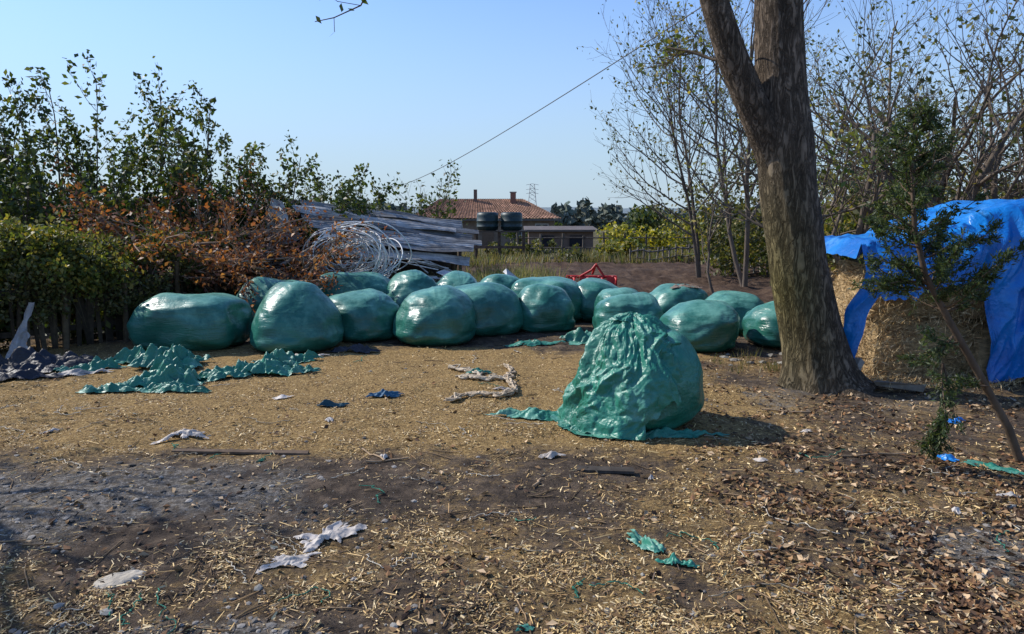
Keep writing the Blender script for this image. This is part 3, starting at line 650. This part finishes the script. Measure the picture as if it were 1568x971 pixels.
# weeds
mb=MB()
def blades(mb,cx,cy,rx,ry,n,h,pal,w=.008):
    P=np.stack([cx+R.normal(size=n)*rx*.5,cy+R.normal(size=n)*ry*.5],1); P=np.array([(x,y,gz(x,y)) for x,y in P])
    d=unit(np.stack([R.normal(size=n)*.35,R.normal(size=n)*.35,np.ones(n)],1)); a=R.uniform(0,6.3,n); s=np.stack([np.cos(a),np.sin(a),0*a],1)*w; hh=(h*R.uniform(.4,1.1,n))[:,None]
    v=np.stack([P-s,P+s,P+d*hh+s*.3,P+d*hh-s*.3],1).reshape(-1,3); mb.add(v,np.arange(4*n).reshape(-1,4),np.repeat(pick(pal,n,.3),4,axis=0))
WP=[(.15,.15,.055),(.23,.18,.09),(.09,.11,.035),(.17,.13,.07)]
for c in [(-1.0,14.2),(-.6,14.8),(-1.4,14.6),(.0,15.4),(-.2,14.4),(.3,16.5),(-.5,16.5)]: blades(mb,c[0],c[1],.8,.4,600,.55,[(.2,.2,.1),(.12,.15,.06),(.3,.25,.13)])
for k in range(34): blades(mb,R.uniform(-2,14),R.uniform(24,31),1.6,.6,180,R.uniform(.2,.5),WP,.015)
for k in range(12): blades(mb,R.uniform(5.5,10),R.uniform(12,18),.5,.4,120,.35,WP,.01)
for k in range(60):
    x=R.uniform(2.2,5); y=R.uniform(7.8,10.5); blades(mb,x,y,.1,.1,16,.12,WP,.004)
mb.build('weeds',M_leaf)
# tanks
tk=empty('water_tanks'); mb=MB()
for x in(-.95,-.02):
    prof=[(-.02,-.5),(.3,-.5),(.4,-.46),(.42,-.3),(.435,-.28),(.42,-.26),(.42,.0),(.435,.02),(.42,.04),(.42,.3),(.4,.46),(.3,.5),(.02,.5)]
    th=np.linspace(0,2*np.pi,28,endpoint=False); V=[(x+max(r,.01)*math.cos(t),29+max(r,.01)*math.sin(t)*1,1.38+z*.7) for r,z in prof for t in th]
    mb.add(V,ring_faces(np.arange(len(prof)*28).reshape(-1,28)),(.014,.035,.033))
mb.build('tanks',M_paint,tk); mb=MB()
for x in(-1.4,-.5,.45):
    for y in(28.6,29.4): tube(mb,[(x,y,-.5),(x,y,1.0)],.06,6,(.1,.07,.05))
box(mb,(-.48,29,1.0),(2.1,1.0,.06),col=(.1,.08,.06)); box(mb,(-.48,28.55,.4),(2.0,.05,.1),col=(.12,.08,.06))
mb.build('stand',M_wood,tk,smooth=False)
# ------------------------------------------------------------------ farmhouse
hs=empty('farmhouse'); HX,HY,HZ=-2.3,68,-1.25
mb=MB(); 
W,D_,E=12.0,6.,2.45
box(mb,(HX,HY,HZ+E/2),(W,D_,E),col=(.20,.15,.11)); mb.build('walls',M_wall,hs,smooth=False)
mb=MB()
def roofquad(a,b,c,d,cols=46,rows=16):
    a,b,c,d=[np.array(q,float) for q in(a,b,c,d)]; nrm=unit(np.cross(b-a,d-a)); V=[];C=[]
    nx_=cols*4
    for j in range(rows*2+1):
        t=min(1,((j+1)//2)/rows); lift=.06 if j%2==0 else .0
        for i in range(nx_+1):
            s=i/nx_; V.append((a*(1-s)+b*s)*(1-t)+(d*(1-s)+c*s)*t+nrm*(.05*abs(math.sin(s*cols*math.pi))+lift)); 
            C.append(np.array([.40,.22,.14])*(.8+.45*noise.noise(Vector((s*20,t*7,1)))+.35*noise.noise(Vector((s*80,t*30,1)))))
    mb.add(V,grid_faces(np.arange((nx_+1)*(rows*2+1)).reshape(-1,nx_+1)),C)
x0,x1,y0,y1=HX-W/2-.5,HX+W/2+.5,HY-D_/2-.6,HY+D_/2+.6; ze=HZ+E; zr=HZ+E+1.7
A_=(x0,y0,ze);B_=(x1,y0,ze);C1=(x1,y1,ze);D1=(x0,y1,ze);R0=(x0+2.2,HY,zr);R1=(x1-3.2,HY,zr)
roofquad(A_,B_,R1,R0); roofquad(C1,D1,R0,R1); roofquad(B_,C1,R1,np.array(R1)+(.01,0,0),20); roofquad(D1,A_,R0,np.array(R0)-(.01,0,0),20)
mb.build('tiled_roof',M_tile,hs,smooth=False)
mb=MB()
box(mb,(HX+2.4,HY-.6,zr+.1),(.5,.5,1.0),col=(.22,.11,.08)); box(mb,(HX+2.4,HY-.6,zr+.65),(.62,.62,.1),col=(.25,.2,.17)); box(mb,(HX-1.,HY-.4,zr+.3),(.3,.3,1.2),col=(.15,.1,.08))
mb.build('chimneys',M_wall,hs,smooth=False); mb=MB()
for x in(-5,-2.6,.2,2.6,4.9):
    if x==.2:
        box(mb,(HX+x,y0+.59,HZ+1.02),(1.0,.08,2.05),col=(.12,.07,.04))
    else:
        box(mb,(HX+x,y0+.59,HZ+1.5),(1.2,.08,1.1),col=(.4,.38,.34)); box(mb,(HX+x,y0+.56,HZ+1.5),(1.0,.08,.9),col=(.03,.035,.045)); box(mb,(HX+x,y0+.54,HZ+1.5),(.06,.08,.9),col=(.4,.38,.34))
box(mb,(HX,y0+.02,ze-.08),(W+1,.08,.14),col=(.1,.09,.08)); mb.build('windows_and_door',M_paint,hs,smooth=False)
an=empty('brick_outbuilding'); mb=MB(); box(mb,(3.2,50,-.15),(4.2,3,1.5),col=(.16,.11,.085)); box(mb,(3.2,50,.66),(4.8,3.6,.12),rx=.05,col=(.13,.11,.10)); box(mb,(2.3,48.46,-.1),(.9,.08,.7),col=(.02,.02,.025)); box(mb,(4.2,48.46,-.1),(.9,.08,.7),col=(.02,.02,.025)); mb.build('walls_and_flat_roof',M_wall,an,smooth=False)
def rail(name,x0_,y0_,x1_,y1_,h,step,col,picket=False):
    mb=MB(); n=int(math.dist((x0_,y0_),(x1_,y1_))/step)
    for k in range(n+1):
        x=x0_+(x1_-x0_)*k/n;y=y0_+(y1_-y0_)*k/n; tube(mb,[(x,y,gz(x,y)-.1),(x+R.normal()*.03,y,gz(x,y)+h*R.uniform(.85,1.1))],.03 if picket else .05,5,np.array(col)*R.uniform(.7,1.2))
    for z in(.35,.8):
        ps=[(x0_+(x1_-x0_)*t,y0_+(y1_-y0_)*t,gz(x0_+(x1_-x0_)*t,y0_+(y1_-y0_)*t)+h*z) for t in np.linspace(0,1,12)]; tube(mb,ps,.03,5,col)
    mb.build(name,M_wood)
rail('field_fence',.3,33,9,34,1.0,.9,(.12,.10,.08)); rail('picket_fence',4.0,25,6.3,25.5,.6,.22,(.22,.19,.16),True); rail('picket_fence',5.8,20,7.0,20.2,.5,.2,(.4,.36,.3),True)
# plough
pl=empty('red_plough'); mb=MB(); bx,by=1.9,17.6; z0=gz(bx,by)-.06
rd=(.5,.02,.015)
tube(mb,[(bx-.6,by,z0+.26),(bx+.6,by+.1,z0+.24)],.04,6,rd); tube(mb,[(bx-.3,by,z0+.25),(bx+.0,by,z0+.42),(bx+.1,by,z0+.55)],.03,6,rd); tube(mb,[(bx+.3,by,z0+.26),(bx+.1,by,z0+.55),(bx+.05,by+.3,z0+.3)],.03,6,rd)
for k in range(4):
    x=bx-.5+k*.33; tube(mb,[(x,by,z0+.26),(x+.08,by-.12,z0+.22),(x+.05,by-.2,z0+.08),(x-.06,by-.32,z0+.0)],[.03,.03,.025,.02],6,rd)
    V=[(x-.16+.26*i/6,by-.3+.12*math.sin(i/6*2)+.02*j,z0+.02+.24*j/5+.02*i/6) for j in range(6) for i in range(7)]; mb.add(V,grid_faces(np.arange(42).reshape(6,7)),rd)
mb.build('frame_and_shares',M_paint,pl)
# pylon + wire
mb=MB(); px,py=13.,480; pts4=lambda z:[(px+s*(3.2-z/26*2.4),py+t*(3.2-z/26*2.4),z) for s,t in((-1,-1),(1,-1),(1,1),(-1,1))]
lv=[0,5,9,12,14.5,17,20]
for a,b in zip(lv[:-1],lv[1:]):
    P,Q=pts4(a),pts4(b)
    for i in range(4):
        tube(mb,[P[i],Q[i]],.14,4,(.3,.3,.3)); tube(mb,[P[i],Q[(i+1)%4]],.07,4,(.3,.3,.3)); tube(mb,[P[(i+1)%4],Q[i]],.07,4,(.3,.3,.3))
for z in(14,16.5,19.5): tube(mb,[(px-4,py,z),(px,py,z+.8),(px+4,py,z)],.12,4,(.3,.3,.3))
mb.build('power_pylon',M_paint)
mb=MB(); a=np.array([1.88,7.1,3.66]);b=np.array([-10.8,60,3.7]); tube(mb,[a*(1-t)+b*t-UP*.57*4*t*(1-t) for t in np.linspace(0,1,60)],np.linspace(.006,.022,60),5,(.1,.1,.1)); mb.build('overhead_wire',M_hose)
# ------------------------------------------------------------------ straw stack + blue tarp
st=empty('tarp_covered_haystack'); mb=MB()
def hayblock(x0,x1,y0,y1,z0,z1,seed):
    n=26
    for (o_,u_,v_) in [((x0,y0,z0),(x1-x0,0,0),(0,0,z1-z0)),((x1,y0,z0),(0,y1-y0,0),(0,0,z1-z0)),((x0,y1,z0),(0,y0-y1,0),(0,0,z1-z0)),((x0,y0,z1),(x1-x0,0,0),(0,y1-y0,0)),((x1,y1,z0),(x0-x1,0,0),(0,0,z1-z0))]:
        o_,u_,v_=map(np.array,(o_,u_,v_)); V=[]
        cc=np.array([(x0+x1)/2,(y0+y1)/2,(z0+z1)/2]); hs_=np.array([x1-x0,y1-y0,z1-z0])/2
        for j in range(n+1):
            for i in range(n+1):
                p_=o_+u_*i/n+v_*j/n; q=(p_-cc)/hs_; m_=np.linalg.norm(q); f=1-.16*max(0,m_-1.0)
                q=cc+(p_-cc)*f; d=.08*noise.noise(Vector(q*2.5)+Vector((seed,0,0)))+.035*noise.noise(Vector(q*9))
                V.append(q+(p_-cc)*d*1.6)
        mb.add(V,grid_faces(np.arange((n+1)**2).reshape(n+1,n+1)),(.50,.35,.18))
hayblock(3.72,4.75,7.5,8.6,-.05,.62,1); hayblock(4.72,5.9,7.35,8.6,-.05,.60,2); hayblock(5.85,7.0,7.45,8.6,-.05,.62,7)
hayblock(3.68,4.6,7.55,8.6,.58,1.2,3); hayblock(4.6,5.8,7.4,8.6,.56,1.42,4); hayblock(5.75,6.9,7.45,8.6,.6,1.42,5)
n=15000; P=np.stack([R.uniform(3.65,6.6,n),7.47+R.normal(size=n)*.06,R.uniform(0,1.35,n)],1); P2=np.stack([3.68+R.normal(size=2500)*.05,R.uniform(7.5,8.6,2500),R.uniform(0,1.15,2500)],1)
P3=np.stack([R.uniform(3.6,6,2500),7.25+R.normal(size=2500)*.15,R.uniform(0,.06,2500)],1)
P=np.vstack([P,P2,P3]); dr=np.stack([R.normal(size=len(P)),R.normal(size=len(P))*.4,R.normal(size=len(P))*.7-.3],1)
leaves(mb,P,.045,[(.72,.52,.27),(.54,.37,.17),(.80,.62,.36),(.25,.15,.07)],.07,0,dirs=dr)
mb.build('hay_blocks',M_hay,st)
V=[];na,nb=330,170
for j in range(nb+1):
    t=j/nb
    for i in range(na+1):
        s=i/na; x=3.45+s*3.9
        top=1.40+.36*sm(4.0,4.9,x)+.10*noise.noise(Vector((x*2,1,1)))
        drop=.50+1.25*sm(4.58,4.74,x+.1*noise.noise(Vector((x*1,7,1))))+.20*noise.noise(Vector((x*4,3,3)))+.08*noise.noise(Vector((x*15,3,3)))+.75*(1-sm(3.5,3.64,x))
        back=1.3; tot=back+drop; d=t*tot
        if d<back: y=8.7-d; z=top+.03+.03*ridge(x*2,y*2,1)
        else:
            q=(d-back); y=7.36-.12*min(1,q*4); z=top-q
            f=min(1,q*3+.2)
            y-=(.20*(ridge(x*3.2+.7*q,q*.8,3,2)-.4)+.16*(crease(x*3.5+.6*q,q*1.4,3,2)-.4))*f
        z+=.10*(crease(x*2.4,y*2.4,z,2)-.5)
        if x<3.6 and d<back: z-=.2*(3.6-x)/.15
        xx=x+.09*noise.noise(Vector((x*3,z*3,5)))-.16*(1-sm(3.5,3.8,x))*max(0,top-z)
        V.append((xx,y,max(z,.03)))
mb=MB();mb.add(V,grid_faces(np.arange((na+1)*(nb+1)).reshape(nb+1,na+1))); mb.build('blue_tarp',M_blue,st)
# ------------------------------------------------------------------ young cypress
mb=MB(); main=[(3.52,4.9,-.05),(3.38,4.88,.25),(3.15,4.88,.62),(2.92,4.88,.98),(2.74,4.9,1.3),(2.66,4.92,1.6),(2.63,4.95,1.95),(2.62,4.95,2.36)]
tube(mb,main,[.03,.028,.026,.024,.02,.016,.011,.004],8,(.13,.09,.06))
Cn=[];Dn=[]
def spray(p_,d_,L_):
    d_=unit(np.array(d_,float)); n_=6; p_=np.array(p_,float); ps=[p_]
    for i in range(n_): d_=unit(d_+R.normal(size=3)*.12+UP*.06); ps.append(ps[-1]+d_*L_/n_)
    tube(mb,ps,np.linspace(.007,.002,n_+1),4,(.13,.09,.06),cap=False)
    for k in range(int(L_*42)):
        t=R.uniform(.15,1)*n_; i=min(int(t),n_-1); q=ps[i]+(ps[i+1]-ps[i])*(t-i); dd=unit(d_+R.normal(size=3)*.7); l=R.uniform(.05,.12)*(1.25-.6*t/n_)
        tube(mb,[q,q+dd*l],[.0025,.0012],3,(.07,.08,.03),cap=False)
        for m_ in range(14):
            Cn.append(q+dd*l*R.rand()+R.normal(size=3)*.012); Dn.append(dd+R.normal(size=3)*.5)
for k in range(76):
    t=R.uniform(.0,1)**.9; z=1.05+t*1.29; i=[a for a in range(7) if main[a][2]<=z<=main[a+1][2]][0]; f=(z-main[i][2])/(main[i+1][2]-main[i][2]); b=np.array(main[i])*(1-f)+np.array(main[i+1])*f
    a=R.uniform(0,6.28); Lr=(.50*(1-t)**.7+.10)*R.uniform(.6,1.1); spray(b,(math.cos(a),math.sin(a),.35),Lr)
for p_,d_,L_ in [((3.0,4.88,.85),(-.6,0,-.2),.35),((2.85,4.8,.72),(0,-.1,-1),.45),((2.83,4.75,.5),(.1,-.1,-1),.35),((3.2,4.85,.55),(-1,0,-.1),.3),((2.9,4.8,.9),(-.4,-.1,-.6),.3),((2.82,4.75,.35),(0,0,-1),.25),((2.88,4.75,.4),(-.3,0,-.8),.25),((2.7,4.9,1.25),(-1,0,.1),.4),((2.72,4.9,1.2),(-1,-.2,-.15),.35),((2.9,4.9,1.05),(1,0,.3),.4),((2.72,4.9,1.4),(1,0,.3),.5),((2.72,4.9,1.25),(1,0,.0),.45)]:
    for _ in range(2): spray(p_,d_,L_)
leaves(mb,Cn,.018,[(.04,.065,.02),(.06,.09,.03),(.03,.045,.017),(.10,.125,.04)],.26,1,dirs=np.array(Dn))
mb.build('young_cypress_tree',[M_bark,M_leaf])

# ------------------------------------------------------------------ mid/far vegetation
mb=MB()
for (c,rd,n,sz,pal) in [((5.5,34,.3),(1.7,1,.8),1800,.10,[(.40,.34,.03),(.28,.25,.03),(.14,.15,.03)]),((8,36,.4),(2,1,.9),1600,.10,[(.34,.28,.04),(.14,.16,.03)]),((4.0,27,.3),(1.,.7,.4),1000,.08,G_yel),((2.4,25,.1),(.9,.6,.35),700,.07,G_oliv),((7.5,44,.8),(1.6,1.,1.0),1000,.14,G_dark),((0,30,.1),(1.4,.6,.4),800,.07,G_oliv),((.9,38,-.1),(2.4,.8,.5),900,.10,G_oliv),((2.2,60,.0),(3,.8,.8),900,.14,G_dark)]:
    blob(mb,c,rd,n,sz,pal,18,.36,0)
mb.build('hedgerow_bushes',M_leaf)
mb=MB()
for k in range(22):
    x=R.uniform(5.6,13) if k%2 else R.uniform(6.0,11); y=R.uniform(18,26); h=R.uniform(.6,1.3)*(1+.1*(x-6))
    blob(mb,(x,y,h*.75),(1.1,.8,h*.75),900,.07,[G_oliv,G_yel,G_dark][k%3],10,.4,0)
for c in [(4.9,19.5,1.9),(5.6,17.5,2.0),(6.4,18.5,2.6),(5.9,13.5,1.3),(6.6,13.0,1.7),(8.2,13.5,1.8),(5.3,20,1.2)]:
    blob(mb,c,(.9,.7,.8),750,.055,G_oliv if c[2]>1.5 else G_yel,16,.42,0)
for k in range(12):
    x=R.uniform(10,24); y=R.uniform(20,30); blob(mb,(x,y,2.1),(1.9,1.4,1.6),1300,.10,G_oliv if k%3 else [(.15,.17,.12),(.12,.14,.09)],14,.34,0)
mb.build('scrub_thicket',M_leaf)
mb=MB()
for k in range(150):
    y=R.uniform(120,240); x=R.uniform(-.8,.95)*y; h=y*R.uniform(.007,.016)
    blob(mb,(x,y,-1+h*.7),(h*2.6,h,h*.9),170,y*.006,[(.10,.125,.10),(.125,.14,.11),(.14,.145,.11)],8,.45,0)  # greyed, paler leaf colours stand in for distance haze
mb.build('distant_tree_line',M_bush)
mb=MB(); V=[];n=160
for i in range(n+1):
    x=-700+1400*i/n; h=6.5+6*noise.noise(Vector((x*.004,2,0)))+1.2*noise.noise(Vector((x*.03,2,0)))
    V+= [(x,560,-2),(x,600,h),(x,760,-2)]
idx=np.arange((n+1)*3).reshape(n+1,3); mb.add(V,np.stack([idx[:-1,:-1],idx[1:,:-1],idx[1:,1:],idx[:-1,1:]],-1).reshape(-1,4),(.18,.22,.23)); mb.build('hills',M_bush)  # pale blue-grey puts distance haze into the hill colour

# off-frame trees (left and beside the viewer) that shade the yard and carry the overhanging twig
tree('shade_tree',(-9.8,6.4),3,5.6,.14,dict(o2,nc=[6,5,4]),3,(2,.14,.055,G_oliv,.35),.5)
mb=MB();tips=[]
tube(mb,[(-5.6,1.2,-.1),(-5.5,1.2,1.6),(-5.3,1.3,3.2),(-4.9,1.5,5.0),(-4.7,1.6,6.6)],[.2,.17,.15,.1,.04],10,BK)
tube(mb,[(-5.3,1.3,3.0),(-4.2,1.9,4.1),(-2.6,2.9,4.2),(-1.4,3.7,3.6),(-.72,4.0,3.05)],[.09,.06,.04,.02,.008],6,BK)
tube(mb,[(-.72,4.,3.05),(-.70,4,2.9),(-.78,4,2.76),(-.92,4,2.70),(-1.02,4,2.68)],[.006,.005,.004,.003,.002],4,BK)
tube(mb,[(-.78,4,2.76),(-.9,4,2.78),(-.96,4,2.83)],.002,3,BK); tube(mb,[(-.92,4,2.70),(-.92,4,2.63)],.002,3,BK)
leaves(mb,[(-.98,4,2.80),(-.95,4,2.84),(-.88,4,2.75),(-1.0,4,2.69),(-.76,4,2.78),(-.83,4,2.74),(-.7,4,2.88),(-.93,4,2.62)],.026,G_dark,.5,1)
for p_,d_ in [((-4.8,1.5,5.2),(-.5,-.4,1)),((-4.7,1.6,6.2),(.2,.1,1)),((-5.4,1.3,3.4),(-1,0,.8))]:
    grow(mb,np.array(p_),unit(d_),2.0,.05,0,2,dict(o2,nc=[6,5]),tips)
leafy(mb,tips,3,.1,.05,G_oliv)
mb.build('overhanging_tree',[M_bark,M_leaf])

# ------------------------------------------------------------------ light, sky, camera
el,az=math.radians(41),math.radians(-68)   # azimuth from +Y towards +X
d=Vector((math.cos(el)*math.sin(az),math.cos(el)*math.cos(az),math.sin(el)))
sl=bpy.data.lights.new('sun','SUN'); sl.energy=5.0; sl.angle=math.radians(.5); sl.color=(1,.95,.87)
so=bpy.data.objects.new('sun',sl); S.collection.objects.link(so); so.rotation_euler=d.to_track_quat('Z','Y').to_euler(); so.location=(-20,10,20)
w=bpy.data.worlds.new('World'); S.world=w; w.use_nodes=True; nt=w.node_tree; L=nt.links.new
sk=nt.nodes.new('ShaderNodeTexSky'); sk.sky_type='NISHITA'; sk.sun_disc=False; sk.sun_elevation=el; sk.sun_rotation=az
sk.air_density=1.1; sk.dust_density=.3; sk.ozone_density=3.0
# bluish autumn haze low in the sky
tc=N(nt,'ShaderNodeTexCoord'); sp=N(nt,'ShaderNodeSeparateXYZ'); L(tc.outputs['Generated'],sp.inputs[0])
hz=N(nt,'ShaderNodeMapRange'); hz.interpolation_type='SMOOTHSTEP'; L(sp.outputs[2],hz.inputs[0]); hz.inputs[1].default_value=-.02; hz.inputs[2].default_value=.34; hz.inputs[3].default_value=.85; hz.inputs[4].default_value=0.
tint=N(nt,'ShaderNodeVectorMath',_operation='MULTIPLY'); L(sk.outputs[0],tint.inputs[0]); tint.inputs[1].default_value=(.98,1.10,1.38)
mx=N(nt,'ShaderNodeMix',_data_type='RGBA'); L(hz.outputs[0],mx.inputs[0]); L(tint.outputs[0],mx.inputs[6]); mx.inputs[7].default_value=(3.1,4.1,5.1,1)
L(mx.outputs[2],nt.nodes['Background'].inputs[0]); nt.nodes['Background'].inputs[1].default_value=.145
cam=bpy.data.cameras.new('camera'); co=bpy.data.objects.new('camera',cam); S.collection.objects.link(co)
co.location=(0,0,1.7); co.rotation_euler=(math.radians(82),0,0); cam.sensor_width=36; cam.lens=26; cam.clip_end=3000; S.camera=co
S.view_settings.view_transform='Standard'; S.view_settings.look='None'; S.view_settings.exposure=0
